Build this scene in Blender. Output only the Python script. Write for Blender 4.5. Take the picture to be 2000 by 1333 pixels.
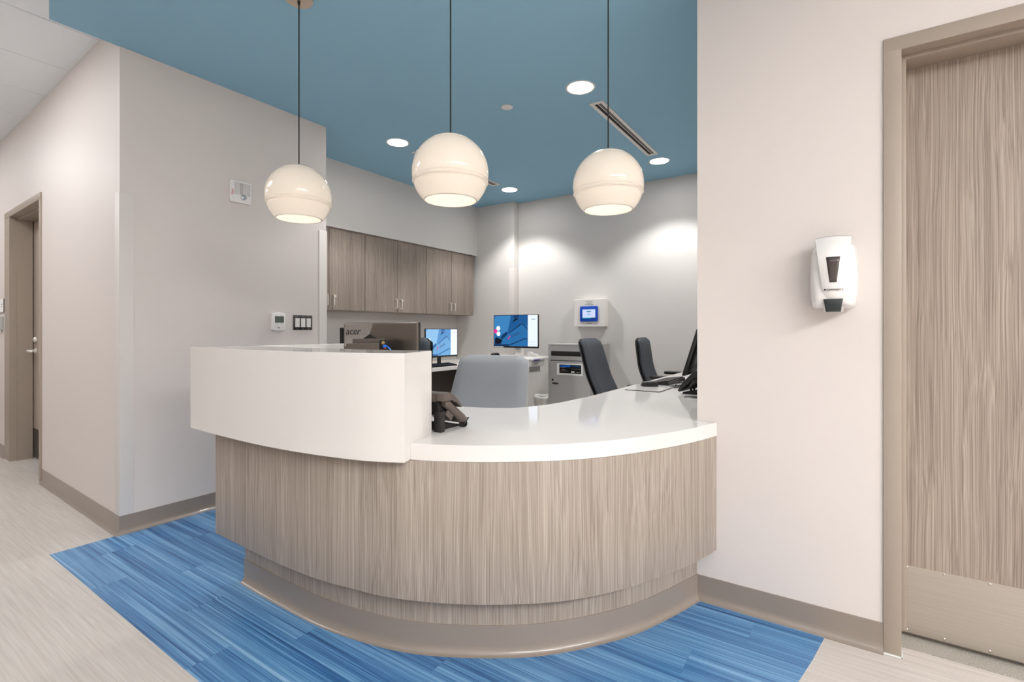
import bpy, bmesh, math, random
from mathutils import Vector, Matrix
R = math.radians
for o in list(bpy.data.objects): bpy.data.objects.remove(o)
S = bpy.context.scene
COL = S.collection
random.seed(7)

# ------------------------------------------------------------------ camera
YAW = math.atan2(645, 965) - math.pi / 2
cd = bpy.data.cameras.new('camera'); cam = bpy.data.objects.new('camera', cd); COL.objects.link(cam)
cam.location = (0, 0, 1.146); cam.rotation_euler = (math.pi / 2, 0, YAW)
cd.sensor_width = 36; cd.lens = 965 / 2000 * 36; cd.shift_y = -20.5 / 2000; cd.clip_start = .02
S.camera = cam
# ------------------------------------------------------------------ exposure, world
S.view_settings.view_transform = 'Standard'; S.view_settings.look = 'None'
S.view_settings.gamma = 1; S.view_settings.exposure = 0.2; S.view_settings.use_curve_mapping = False
w = bpy.data.worlds.new('world'); S.world = w; w.use_nodes = True
w.node_tree.nodes['Background'].inputs[0].default_value = (1, .985, .96, 1)
w.node_tree.nodes['Background'].inputs[1].default_value = .55
TROFFER = 5.2        # ceiling panels of the lobby and the corridor
REAR_FILL = 41.0          # unseen panels added at the lobby rear to brighten the left wall
SPOT = 84.0          # recessed downlights
BULB = 1.15           # pendant bulbs

def area(name, loc, sx, sy, power, col=(1, .97, .93), rot=(0, 0, 0)):
    l = bpy.data.lights.new(name, 'AREA'); l.shape = 'RECTANGLE'; l.size = sx; l.size_y = sy
    l.energy = power; l.color = col
    o = bpy.data.objects.new(name, l); COL.objects.link(o); o.location = loc; o.rotation_euler = rot
    return o
# ------------------------------------------------------------------ materials
def lin(r, g, b):
    f = lambda c: (c / 255 / 12.92) if c / 255 <= .04045 else ((c / 255 + .055) / 1.055) ** 2.4
    return (f(r), f(g), f(b), 1)
def mat(name, col, rough=.5, metal=0, bump=0, bscale=200, spec=.5, coat=0, emit=None, estr=0, var=0, vscale=(8, 8, 8)):
    m = bpy.data.materials.new(name); m.use_nodes = True; nt = m.node_tree; n = nt.nodes; L = nt.links
    b = n['Principled BSDF']; b.inputs['Base Color'].default_value = col
    b.inputs['Roughness'].default_value = rough; b.inputs['Metallic'].default_value = metal
    b.inputs['Specular IOR Level'].default_value = spec
    b.inputs['Coat Weight'].default_value = coat
    if emit: b.inputs['Emission Color'].default_value = emit; b.inputs['Emission Strength'].default_value = estr
    tc = n.new('ShaderNodeTexCoord')
    if bump:
        t = n.new('ShaderNodeTexNoise'); t.inputs['Scale'].default_value = bscale; t.inputs['Detail'].default_value = 3
        L.new(tc.outputs['Object'], t.inputs['Vector'])
        bp = n.new('ShaderNodeBump'); bp.inputs['Strength'].default_value = bump; bp.inputs['Distance'].default_value = .002
        L.new(t.outputs['Fac'], bp.inputs['Height']); L.new(bp.outputs['Normal'], b.inputs['Normal'])
    if var:
        mp = n.new('ShaderNodeMapping'); mp.inputs['Scale'].default_value = vscale
        t2 = n.new('ShaderNodeTexNoise'); t2.inputs['Scale'].default_value = 1; t2.inputs['Detail'].default_value = 4
        L.new(tc.outputs['Object'], mp.inputs['Vector']); L.new(mp.outputs['Vector'], t2.inputs['Vector'])
        h = n.new('ShaderNodeHueSaturation'); h.inputs['Color'].default_value = col
        mr = n.new('ShaderNodeMapRange'); mr.inputs[1].default_value = .3; mr.inputs[2].default_value = .7
        mr.inputs[3].default_value = 1 - var; mr.inputs[4].default_value = 1 + var
        L.new(t2.outputs['Fac'], mr.inputs[0]); L.new(mr.outputs[0], h.inputs['Value']); L.new(h.outputs[0], b.inputs['Base Color'])
    return m
def wood(name, dark, mid, light, rough=.42):
    m = bpy.data.materials.new(name); m.use_nodes = True; nt = m.node_tree; n = nt.nodes; L = nt.links
    b = n['Principled BSDF']; b.inputs['Roughness'].default_value = rough; b.inputs['Specular IOR Level'].default_value = .35
    tc = n.new('ShaderNodeTexCoord')
    def noise(sc, detail=3, src=None, dist=0):
        mp = n.new('ShaderNodeMapping'); mp.inputs['Scale'].default_value = sc
        L.new(src or tc.outputs['Object'], mp.inputs['Vector'])
        t = n.new('ShaderNodeTexNoise'); t.inputs['Scale'].default_value = 1; t.inputs['Detail'].default_value = detail
        t.inputs['Distortion'].default_value = dist
        L.new(mp.outputs['Vector'], t.inputs['Vector']); return t
    # slow wander of the grain lines (cathedral figure)
    wz = noise((5, 5, 1.0), 2)
    mx = n.new('ShaderNodeVectorMath'); mx.operation = 'MULTIPLY_ADD'
    mx.inputs[1].default_value = (.036, .036, 0)
    L.new(wz.outputs['Color'], mx.inputs[0]); L.new(tc.outputs['Object'], mx.inputs[2])
    a = noise((300, 300, .9), 2, mx.outputs[0]); c = noise((640, 640, 3), 1, mx.outputs[0]); bnd = noise((16, 16, .5), 2)
    def math_(op, x, y, v=None):
        k = n.new('ShaderNodeMath'); k.operation = op
        if hasattr(x, 'links'): L.new(x, k.inputs[0])
        else: k.inputs[0].default_value = x
        if hasattr(y, 'links'): L.new(y, k.inputs[1])
        else: k.inputs[1].default_value = y
        return k.outputs[0]
    f = math_('ADD', math_('MULTIPLY', a.outputs['Fac'], .56), math_('ADD', math_('MULTIPLY', c.outputs['Fac'], .28), math_('MULTIPLY', bnd.outputs['Fac'], .16)))
    r = n.new('ShaderNodeValToRGB'); r.color_ramp.elements[0].position = .36; r.color_ramp.elements[0].color = dark
    r.color_ramp.elements[1].position = .66; r.color_ramp.elements[1].color = light
    e = r.color_ramp.elements.new(.5); e.color = mid
    L.new(f, r.inputs[0]); L.new(r.outputs[0], b.inputs['Base Color'])
    bp = n.new('ShaderNodeBump'); bp.inputs['Strength'].default_value = .12; bp.inputs['Distance'].default_value = .001
    L.new(f, bp.inputs['Height']); L.new(bp.outputs['Normal'], b.inputs['Normal'])
    return m
def streak(name, stops, sc, sc2, rough, randomize, bump=.05, k=.6):
    """streaks that run along Y, per-piece random offset when asked"""
    m = bpy.data.materials.new(name); m.use_nodes = True; nt = m.node_tree; n = nt.nodes; L = nt.links
    b = n['Principled BSDF']; b.inputs['Roughness'].default_value = rough
    tc = n.new('ShaderNodeTexCoord'); src = tc.outputs['Object']
    oi = n.new('ShaderNodeObjectInfo')
    if randomize:
        va = n.new('ShaderNodeVectorMath'); va.operation = 'MULTIPLY_ADD'
        va.inputs[0].default_value = (13.1, 7.7, 31.3)
        cb = n.new('ShaderNodeCombineXYZ')
        for i in range(3): L.new(oi.outputs['Random'], cb.inputs[i])
        L.new(cb.outputs[0], va.inputs[1]); L.new(src, va.inputs[2]); src = va.outputs[0]
    def noise(s, d):
        mp = n.new('ShaderNodeMapping'); mp.inputs['Scale'].default_value = s; L.new(src, mp.inputs['Vector'])
        t = n.new('ShaderNodeTexNoise'); t.inputs['Scale'].default_value = 1; t.inputs['Detail'].default_value = d
        t.inputs['Distortion'].default_value = .25
        L.new(mp.outputs['Vector'], t.inputs['Vector']); return t.outputs['Fac']
    mi = n.new('ShaderNodeMix'); mi.inputs[0].default_value = k
    L.new(noise(sc2, 3), mi.inputs[2]); L.new(noise(sc, 4), mi.inputs[3])
    out = mi.outputs[0]
    if randomize:
        ad = n.new('ShaderNodeMath'); ad.operation = 'MULTIPLY_ADD'; ad.inputs[1].default_value = .03; 
        L.new(oi.outputs['Random'], ad.inputs[0]); L.new(out, ad.inputs[2]); out = ad.outputs[0]
    r = n.new('ShaderNodeValToRGB'); els = r.color_ramp.elements
    els[0].position, els[0].color = stops[0]; els[1].position, els[1].color = stops[-1]
    for p, c in stops[1:-1]: e = els.new(p); e.color = c
    L.new(out, r.inputs[0]); L.new(r.outputs[0], b.inputs['Base Color'])
    bp = n.new('ShaderNodeBump'); bp.inputs['Strength'].default_value = bump; bp.inputs['Distance'].default_value = .001
    L.new(out, bp.inputs['Height']); L.new(bp.outputs['Normal'], b.inputs['Normal'])
    return m
W_ = {}
W_['wall'] = mat('wall_paint', lin(212, 204, 199), .5, bump=.06, bscale=260, spec=.45)
W_['wall2'] = mat('office_paint', lin(212, 208, 204), .5, bump=.06, bscale=260, spec=.35)
W_['blue'] = mat('blue_ceiling_paint', lin(143, 184, 206), .75, bump=.04, bscale=300, spec=.2)
W_['tile'] = mat('ceiling_tile', lin(234, 238, 242), .85, bump=.25, bscale=500, spec=.2)
W_['grid'] = mat('tile_grid', lin(170, 168, 165), .6)
W_['wood'] = wood('desk_laminate', lin(128, 116, 106), lin(155, 143, 132), lin(181, 170, 159))
W_['woodc'] = wood('cabinet_laminate', lin(112, 101, 92), lin(138, 126, 116), lin(162, 149, 138))
W_['woodd'] = wood('door_laminate', lin(120, 107, 97), lin(150, 136, 124), lin(177, 164, 151))
W_['white'] = mat('solid_surface', lin(222, 218, 214), .07, spec=.5)
W_['base'] = mat('vinyl_base', lin(139, 127, 117), .33, coat=.3, bump=.05, bscale=400)
W_['frame'] = mat('frame_paint', lin(160, 147, 134), .42, bump=.08, bscale=350)
W_['beige'] = streak('beige_vinyl', [(.3, lin(180, 171, 164)), (.5, lin(197, 189, 182)), (.7, lin(209, 203, 197))], (90, 2.2, 1), (320, 5, 1), .33, False, k=.55)
W_['plank'] = streak('blue_vinyl', [(.33, lin(30, 66, 112)), (.44, lin(55, 104, 154)), (.55, lin(88, 138, 182)), (.68, lin(134, 174, 206))], (40, .7, 1), (210, 1.4, 1), .28, True, k=.52)
W_['carpet'] = mat('carpet', lin(168, 162, 152), .95, bump=1, bscale=500, var=.3, vscale=(260, 260, 260))
W_['steel'] = mat('brushed_steel', lin(188, 180, 170), .38, .85, bump=.05, bscale=300, var=.06, vscale=(4, 4, 300))
W_['nickel'] = mat('satin_nickel', lin(200, 194, 186), .25, 1)
W_['canopy'] = mat('canopy_nickel', lin(196, 180, 165), .35, .6)
W_['dsteel'] = mat('dark_steel', lin(90, 86, 84), .3, .9)
W_['black'] = mat('black_plastic', lin(24, 23, 23), .42)
W_['blackg'] = mat('black_gloss', lin(14, 14, 15), .2)
W_['cord'] = mat('black_cord', lin(14, 13, 13), .6)
W_['phone'] = mat('phone_plastic', lin(90, 80, 74), .45, bump=.1, bscale=700)
W_['phoned'] = mat('phone_dark', lin(30, 26, 25), .5)
W_['wplast'] = mat('white_plastic', lin(232, 229, 226), .22, coat=.4)
W_['wplast2'] = mat('white_matte_plastic', lin(224, 219, 215), .45)
W_['gplast'] = mat('grey_plastic', lin(178, 178, 176), .45)
W_['gmetal'] = mat('grey_cabinet_metal', lin(176, 174, 172), .42, .1, bump=.05, bscale=500)
W_['gfab'] = mat('grey_fabric', lin(150, 152, 155), .9, bump=.5, bscale=900, var=.1, vscale=(420, 420, 420), spec=.2)
W_['dfab'] = mat('charcoal_fabric', lin(72, 76, 82), .75, bump=.4, bscale=900, var=.08, vscale=(420, 420, 420), spec=.3)
W_['lcd'] = mat('lcd_grey_green', lin(86, 92, 84), .3)
W_['dgreen'] = mat('push_bar_black', lin(38, 46, 46), .35)
W_['win'] = mat('smoked_window', lin(70, 62, 60), .12, coat=.5)
W_['ink'] = mat('dark_ink', lin(50, 48, 48), .6)
W_['greyink'] = mat('grey_ink', lin(150, 148, 148), .6)
W_['red'] = mat('red_ink', lin(190, 70, 60), .6)
W_['paper'] = mat('paper', lin(232, 232, 230), .7)
W_['bluec'] = mat('blue_cable', lin(30, 110, 215), .4)
W_['brass'] = mat('brass_port', lin(200, 170, 110), .3, .9)
W_['brush'] = mat('brushed_dark_aluminium', lin(136, 126, 118), .3, .9, bump=.1, bscale=200, var=.14, vscale=(5, 5, 420))
W_['liner'] = mat('bin_liner', lin(225, 222, 218), .35, bump=.8, bscale=40)
W_['bin'] = mat('bin_grey', lin(150, 146, 142), .5)
W_['maroon'] = mat('maroon_edge', lin(70, 30, 45), .5)
W_['chrome'] = mat('chrome', lin(225, 225, 225), .08, 1)
W_['void'] = mat('dark_void', lin(22, 20, 20), .8)
W_['slat'] = mat('grey_slat', lin(96, 90, 86), .5)
W_['bplast'] = mat('royal_blue_plastic', lin(0, 70, 180), .35)
W_['guard'] = mat('corner_guard', lin(213, 207, 202), .5)
W_['brushl'] = mat('brushed_light_aluminium', lin(186, 180, 176), .3, .8, bump=.1, bscale=200, var=.12, vscale=(5, 5, 420))
W_['handle'] = mat('satin_handle', lin(222, 217, 211), .3, .35)
W_['navy'] = mat('navy_tip', lin(60, 60, 130), .4)
def emis(name, col, s): return mat(name, (0, 0, 0, 1), .3, emit=col, estr=s, spec=.3)
W_['lamp'] = emis('lamp_glow', (1, .985, .97, 1), 44)
W_['troffer'] = emis('troffer_glow', (.972, .985, .992, 1), TROFFER)
W_['troffer_corridor'] = emis('troffer_corridor_glow', (.972, .985, .992, 1), 11)
W_['fill_rear'] = emis('fill_rear_glow', (.975, .985, .988, 1), REAR_FILL)
W_['bulb'] = emis('bulb_glow', (1, .95, .89, 1), 4)
SC = lambda n, r, g, b, s=1.0: W_.setdefault(n, emis(n, lin(r, g, b), s))
# ------------------------------------------------------------------ mesh builder
def chain(o):
    m = Matrix()
    while o: m = o.matrix_basis @ m; o = o.parent
    return m
class MB:
    def __init__(s): s.b = bmesh.new()
    def box(s, x0, x1, y0, y1, z0, z1, bev=0, seg=2):
        r = bmesh.ops.create_cube(s.b, size=1)['verts']
        for v in r:
            v.co = Vector(((x0 + x1) / 2 + v.co.x * (x1 - x0), (y0 + y1) / 2 + v.co.y * (y1 - y0), (z0 + z1) / 2 + v.co.z * (z1 - z0)))
        if bev:
            es = list({e for v in r for e in v.link_edges})
            bmesh.ops.bevel(s.b, geom=es, offset=bev, segments=seg, affect='EDGES', profile=.5, clamp_overlap=True)
        return s
    def prism(s, poly, z0, z1, bev=0, axis='z', seg=2):
        """extrude a 2D outline; axis z: (x,y) along z; y: (x,z) along y; x: (y,z) along x"""
        f = {'z': lambda p, t: (p[0], p[1], t), 'y': lambda p, t: (p[0], t, p[1]), 'x': lambda p, t: (t, p[0], p[1])}[axis]
        a = [s.b.verts.new(f(p, z0)) for p in poly]; c = [s.b.verts.new(f(p, z1)) for p in poly]
        n = len(poly); fs = [s.b.faces.new(a), s.b.faces.new(c)]
        for i in range(n): fs.append(s.b.faces.new((a[i], a[(i + 1) % n], c[(i + 1) % n], c[i])))
        bmesh.ops.recalc_face_normals(s.b, faces=fs)
        if bev:
            es = [e for e in fs[0].edges] + [e for e in fs[1].edges]
            bmesh.ops.bevel(s.b, geom=es, offset=bev, segments=seg, affect='EDGES', profile=.5, clamp_overlap=True)
        return s
    def lathe(s, prof, c=(0, 0, 0), seg=32, close=False):
        rings = []
        for r, z in prof:
            if r < 1e-6: rings.append([s.b.verts.new((c[0], c[1], c[2] + z))])
            else: rings.append([s.b.verts.new((c[0] + r * math.cos(2 * math.pi * i / seg), c[1] + r * math.sin(2 * math.pi * i / seg), c[2] + z)) for i in range(seg)])
        fs = []
        prs = list(zip(rings[:-1], rings[1:])) + ([(rings[-1], rings[0])] if close else [])
        for A, B in prs:
            for i in range(seg):
                j = (i + 1) % seg
                if len(A) == 1 and len(B) == 1: continue
                if len(A) == 1: fs.append(s.b.faces.new((A[0], B[i], B[j])))
                elif len(B) == 1: fs.append(s.b.faces.new((A[i], A[j], B[0])))
                else: fs.append(s.b.faces.new((A[i], A[j], B[j], B[i])))
        bmesh.ops.recalc_face_normals(s.b, faces=fs)
        return s
    def tube(s, pts, r, seg=8, cap=True):
        pts = [Vector(p) for p in pts]; rr = r if isinstance(r, (list, tuple)) else [r] * len(pts)
        rings = []; ref = None
        for i, p in enumerate(pts):
            t = (pts[min(i + 1, len(pts) - 1)] - pts[max(i - 1, 0)]).normalized()
            if ref is None: ref = Vector((0, 0, 1)) if abs(t.z) < .9 else Vector((1, 0, 0))
            u = (ref - t * ref.dot(t)).normalized(); ref = u; v = t.cross(u)
            rings.append([s.b.verts.new(p + rr[i] * (u * math.cos(2 * math.pi * k / seg) + v * math.sin(2 * math.pi * k / seg))) for k in range(seg)])
        fs = []
        for A, B in zip(rings[:-1], rings[1:]):
            for i in range(seg): fs.append(s.b.faces.new((A[i], A[(i + 1) % seg], B[(i + 1) % seg], B[i])))
        if cap: fs += [s.b.faces.new(rings[0]), s.b.faces.new(rings[-1])]
        bmesh.ops.recalc_face_normals(s.b, faces=fs)
        return s
    def sweep(s, path, prof):
        """profile (outward offset, z) along a plan path; outward is to the right of travel"""
        P = [Vector(p) for p in path]; rows = []
        for i, p in enumerate(P):
            d0 = (P[i] - P[i - 1]).normalized() if i else None
            d1 = (P[i + 1] - P[i]).normalized() if i < len(P) - 1 else None
            ns = [Vector((d.y, -d.x)) for d in (d0, d1) if d is not None]
            n = sum(ns, Vector((0, 0))).normalized(); k = 1 / max(.3, n.dot(ns[0]))
            rows.append([s.b.verts.new((p.x + n.x * o * k, p.y + n.y * o * k, z)) for o, z in prof])
        fs = []; m = len(prof)
        for A, B in zip(rows[:-1], rows[1:]):
            for i in range(m): fs.append(s.b.faces.new((A[i], A[(i + 1) % m], B[(i + 1) % m], B[i])))
        fs += [s.b.faces.new(rows[0]), s.b.faces.new(rows[-1])]
        bmesh.ops.recalc_face_normals(s.b, faces=fs)
        return s
    def pillow(s, hw, h, cy, th, nx=14, nz=18, curve=0, e=4):
        """cushion: half width hw(t), centre line cy(t), thickness th, t in 0..1 up the height"""
        F = {}
        for side in (-1, 1):
            for j in range(nz + 1):
                t = j / nz; ww = hw(t)
                for i in range(nx + 1):
                    q = -1 + 2 * i / nx
                    edge = i in (0, nx) or j in (0, nz)
                    tt = (max(0, 1 - abs(q) ** e) * max(0, 1 - abs(2 * t - 1) ** (e * 2))) ** .5
                    if edge and side == 1: F[(side, i, j)] = F[(-1, i, j)]; continue
                    y = cy(t) + curve * (1 - q * q) + side * th / 2 * (tt if not edge else 0)
                    F[(side, i, j)] = s.b.verts.new((q * ww, y, t * h))
        fs = []
        for side in (-1, 1):
            for j in range(nz):
                for i in range(nx):
                    c4 = [(i, j), (i + 1, j), (i + 1, j + 1), (i, j + 1)]
                    fs.append(s.b.faces.new([F[(side, a, b)] for a, b in c4 if not (a in (0, nx) and b in (0, nz))]))
        for a, b in ((0, 0), (nx, 0), (0, nz), (nx, nz)): s.b.verts.remove(F[(1, a, b)])
        bmesh.ops.recalc_face_normals(s.b, faces=fs)
        return s
    def move(s, M):
        s.b.transform(M); return s
    def build(s, name, m, parent=None, world=False, smooth=None):
        me = bpy.data.meshes.new(name)
        if world and parent: s.b.transform(chain(parent).inverted())
        s.b.to_mesh(me); s.b.free()
        me.materials.append(W_[m] if isinstance(m, str) else m)
        if smooth is not None:
            me.shade_smooth()
            if smooth < 3: me.set_sharp_from_angle(angle=smooth)
        o = bpy.data.objects.new(name, me); COL.objects.link(o)
        if parent: o.parent = parent
        return o
def tag(o, label, cat, group=None):
    o['label'] = label; o['category'] = cat
    if group: o['group'] = group
    return o
def thing(name, label, cat, loc=(0, 0, 0), rz=0, group=None):
    o = bpy.data.objects.new(name, None); COL.objects.link(o)
    o.location = loc; o.rotation_euler = (0, 0, rz); o.empty_display_size = .05
    return tag(o, label, cat, group)
def struct(o): o['kind'] = 'structure'; return o
def dup(root, loc, rz=0, label=None):
    r = root.copy(); COL.objects.link(r); r.location = loc; r.rotation_euler = (0, 0, rz)
    if label: r['label'] = label
    def kids(a, b):
        for c in list(a.children):
            d = c.copy(); COL.objects.link(d); d.parent = b; kids(c, d)
    kids(root, r)
    return r
def catmull(pts, n=8):
    P = [Vector(p) for p in pts]; P = [P[0] * 2 - P[1]] + P + [P[-1] * 2 - P[-2]]; out = []
    for i in range(1, len(P) - 2):
        for k in range(n):
            t = k / n; a, b, c, d = P[i - 1:i + 3]
            out.append(.5 * (2 * b + (c - a) * t + (2 * a - 5 * b + 4 * c - d) * t * t + (3 * b - a - 3 * c + d) * t ** 3))
    return out + [P[-2]]
def offset(path, d):
    P = [Vector(p[:2]) for p in path]; out = []
    for i in range(len(P)):
        t = (P[min(i + 1, len(P) - 1)] - P[max(i - 1, 0)]).normalized()
        out.append(P[i] + Vector((t.y, -t.x)) * d)
    return out
def text(s, size, name, m, parent, M, depth=.0006, shear=0):
    c = bpy.data.curves.new(name, 'FONT'); c.body = s; c.size = size; c.extrude = depth; c.align_x = 'CENTER'; c.align_y = 'CENTER'; c.shear = shear
    c.resolution_u = 3
    o = bpy.data.objects.new('tmp', c); COL.objects.link(o)
    me = bpy.data.meshes.new_from_object(o.evaluated_get(bpy.context.evaluated_depsgraph_get()))
    bpy.data.objects.remove(o); bpy.data.curves.remove(c)
    me.name = name; me.transform(M); me.materials.clear(); me.materials.append(W_[m])
    q = bpy.data.objects.new(name, me); COL.objects.link(q); q.parent = parent
    return q
FACE = Matrix.Rotation(math.pi / 2, 4, 'X')           # text lying in XY -> standing, facing -y
def at(x, y, z): return Matrix.Translation((x, y, z))
def rect(hw, hh, r, n=5):
    out = []
    for cx, cz, a0 in ((hw - r, hh - r, 0), (-hw + r, hh - r, 90), (-hw + r, -hh + r, 180), (hw - r, -hh + r, 270)):
        for k in range(n + 1):
            a = R(a0 + 90 * k / n); out.append((cx + r * math.cos(a), cz + r * math.sin(a)))
    return out
def sh(poly, dx, dz): return [(x + dx, z + dz) for x, z in poly]

# ================================================================== STRUCTURE
H = 2.74; HT = 2.89
# floor
floor = struct(MB().box(-4.5, 2.27, -4.5, 9.2, -.06, 0).box(2.27, 5.3, .45, 9.2, -.06, 0).build('floor', 'beige'))
car = MB().box(2.27, 4.6, -4.5, .45, -.06, .004).build('carpet', 'carpet', floor)
# blue planks, clipped by the outline of the blue field
FIELD = [(.785, 3.362), (.772, 1.7), (.80, 1.25), (.92, .83), (1.18, .46), (1.5, .24), (1.856, .119), (2.011, .085), (2.2, .051), (2.3, .04), (2.3, 3.362)]
def clip(poly, C):
    for i in range(len(C)):
        a, b = C[i], C[(i + 1) % len(C)]; out = []
        ins = lambda p: (b[0] - a[0]) * (p[1] - a[1]) - (b[1] - a[1]) * (p[0] - a[0]) >= 0
        for k in range(len(poly)):
            p, q = poly[k - 1], poly[k]; ip, iq = ins(p), ins(q)
            if ip != iq:
                d1 = (b[0] - a[0]) * (p[1] - a[1]) - (b[1] - a[1]) * (p[0] - a[0]); d2 = (b[0] - a[0]) * (q[1] - a[1]) - (b[1] - a[1]) * (q[0] - a[0])
                t = d1 / (d1 - d2); out.append((p[0] + (q[0] - p[0]) * t, p[1] + (q[1] - p[1]) * t))
            if iq: out.append(q)
        poly = out
        if len(poly) < 3: return []
    return poly
PW, PL = .152, .914
k = 0; xx = .77
while xx < 2.3:
    yy = -.9 + (k * .377) % PL - PL
    while yy < 3.4:
        pg = clip([(xx + .0003, yy + .0003), (xx + PW - .0003, yy + .0003), (xx + PW - .0003, yy + PL - .0003), (xx + .0003, yy + PL - .0003)], FIELD)
        if pg:
            A = abs(sum(pg[i - 1][0] * pg[i][1] - pg[i][0] * pg[i - 1][1] for i in range(len(pg)))) / 2
            if A > .0005: MB().prism(pg, -.002, .0016 + random.uniform(0, .0002)).build('plank', 'plank', floor)
        yy += PL
    xx += PW; k += 1
# ceilings
soff = [(.785, 3.372), (.681, 2.93), (.72, 1.9), (.80, 1.25), (.92, .83), (1.18, .46), (1.5, .24), (1.856, .119), (2.2, .051), (5.4, .04), (5.4, 4.6), (2.42, 4.6), (2.42, 3.372)]
struct(MB().prism(soff, H, HT + .05).build('ceiling', 'blue'))
ct = struct(MB().box(-4.5, 2.4, -4.5, 9.2, HT + .035, HT + .1).build('ceiling_tiled', 'grid'))
ys = [3.71 + .61 * i for i in range(-2, 9)]
for y0 in ys:                                       # the corridor tiles in view, with their grid joints
    for x0 in (.47, -.75):
        MB().box(x0 + .004, x0 + 1.212 if x0 < 0 else 1.2, y0 + .005, y0 + .605, HT, HT + .034, .003, 1).build('ceiling_tile', 'tile', ct)
struct(MB().box(-4.5, -.76, -4.5, 9.2, HT, HT + .034).box(-.76, 2.4, -4.5, 2.48, HT + .0, HT + .034).build('ceiling_lobby', 'tile'))
# walls
cw = [(1.08, 3.365), (1.1285, 5.02)]
CW1 = (1.163, 6.235); CW2 = (1.25, 9.2)
struct(MB().prism([(1.08, 3.365), (2.411, 3.365), (2.411, 4.6), (1.6, 4.6), (1.6, 5.035), (1.1285, 5.035)], 0, HT + .05).build('wall_left', 'wall'))
struct(MB().prism([CW1, (1.6, 6.235), (1.6, 9.2), CW2], 0, HT + .05).build('wall_corridor', 'wall'))
struct(MB().prism([(1.1285, 5.035), (1.6, 5.035), (1.6, 6.235), CW1], 2.185, HT + .05).build('wall_over_door', 'wall'))
struct(MB().box(1.34, 1.6, 5.0, 6.3, 0, 2.19).build('wall_door_backing', 'void'))
struct(MB().box(2.3, 5.4, 4.294, 4.6, 0, H + .04).build('wall_back', 'wall2'))
struct(MB().box(2.41, 5.09, 3.94, 4.30, 2.112, H + .02).build('wall_bulkhead', 'wall2'))
struct(MB().box(5.085, 5.4, 3.37, 4.5, 0, H + .04).box(5.192, 5.4, .3, 3.38, 0, H + .04).build('wall_office', 'wall2'))
struct(MB().box(2.199, 2.36, -.1222, .516, 0, HT + .05).box(2.199, 2.36, -1.2, -.1222, 2.1795, HT + .05).box(2.199, 2.36, -4.5, -1.2, 0, HT + .05)
       .box(2.36, 5.3, .40, .516, 0, HT + .05).build('wall_right', 'wall'))
struct(MB().box(-4.6, -4.4, -4.5, 9.2, 0, HT + .05).build('wall_lobby', 'wall'))
struct(MB().box(-4.5, 2.3, -4.7, -4.5, 0, HT + .05).build('wall_rear', 'wall'))
struct(MB().box(-4.5, 1.6, 9.2, 9.4, 0, HT + .05).build('wall_corridor_end', 'wall'))
struct(MB().box(-.9, -.75, 4.2, 9.2, 0, HT + .05).build('wall_corridor_left', 'wall'))
# cove base
COVE = [(-.002, .1035), (.0035, .1035), (.0045, .1025), (.0045, .034), (.0065, .020), (.0115, .010), (.018, .0045), (.024, .0022), (.024, 0), (-.002, 0)]
struct(MB().sweep([(1.1285 - .0008, 5.0), (1.08, 3.365), (2.415, 3.365)], COVE).build('baseboard_left', 'base', smooth=R(25)))
struct(MB().sweep([CW2, CW1], COVE).build('baseboard_corridor', 'base', smooth=R(25)))
struct(MB().sweep([(2.199, .52), (2.199, -.1215)], COVE).build('baseboard_right', 'base', smooth=R(25)))
struct(MB().sweep([(5.192, 3.37), (5.192, .52)], COVE).build('baseboard_office', 'base', smooth=R(25)))
# corner guards (L shaped, on three corners)
struct(MB().prism([(1.0765, 3.3615), (1.144, 3.3615), (1.144, 3.3655), (1.0805, 3.3655), (1.0825, 3.432), (1.0785, 3.432)], .1045, 1.925, .0012).build('trim_1', 'guard', smooth=R(30)))
struct(MB().prism([(2.348, 3.361), (2.4155, 3.361), (2.4155, 3.43), (2.411, 3.43), (2.411, 3.3655), (2.348, 3.3655)], .1045, 1.925, .0012).build('trim_2', 'guard', smooth=R(30)))
struct(MB().prism([(5.0815, 3.366), (5.15, 3.366), (5.15, 3.371), (5.0855, 3.371), (5.0855, 3.44), (5.0815, 3.44)], .1045, 1.925, .0012).build('trim_3', 'guard', smooth=R(30)))

# ------------------------------------------------------------------ doors
# right door: steel frame with stop, wood leaf, kick plate
d1 = struct(bpy.data.objects.new('door_1', None)); COL.objects.link(d1); d1.location = (2.30, -.65, 0)
fr = MB()
for y0, y1, sy in ((-.1725, -.1215, 1), (-1.2, -1.149, -1)):
    fr.box(2.192, 2.36, y0, y1, .004, 2.179, .0015)
    if sy > 0: fr.box(2.246, 2.342, -.1895, -.172, .075, 2.116, .001)
    else: fr.box(2.246, 2.342, -1.15, -1.133, .075, 2.116, .001)
fr.box(2.1918, 2.36, -1.2, -.1217, 2.130, 2.1792, .0015)
fr.box(2.246, 2.342, -1.15, -.1725, 2.114, 2.131, .001)
fr.build('door_frame', 'frame', d1, world=True, smooth=R(30))
MB().box(2.3435, 2.388, -1.147, -.1755, .022, 2.127, .0015).build('door_leaf', 'woodd', d1, world=True)
kp = MB().box(2.3418, 2.3436, -1.13, -.1945, .026, .274).build('kick_plate', 'steel', d1, world=True)
for yy in (-.2, -.305, -.425, -.55, -.7):
    for zz in ((.034, .266)):
        MB().lathe([(0, .0012), (.003, .0008), (.0042, 0)], seg=10).move(at(2.3418, yy, zz) @ Matrix.Rotation(-math.pi / 2, 4, 'Y')).build('screw', 'nickel', kp, world=True)
# caulk line at the frame foot
MB().box(2.188, 2.192, -.176, -.119, 0, .004).box(2.188, 2.25, -.177, -.1725, 0, .004).build('caulk_line', 'paper', d1, world=True)
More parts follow.
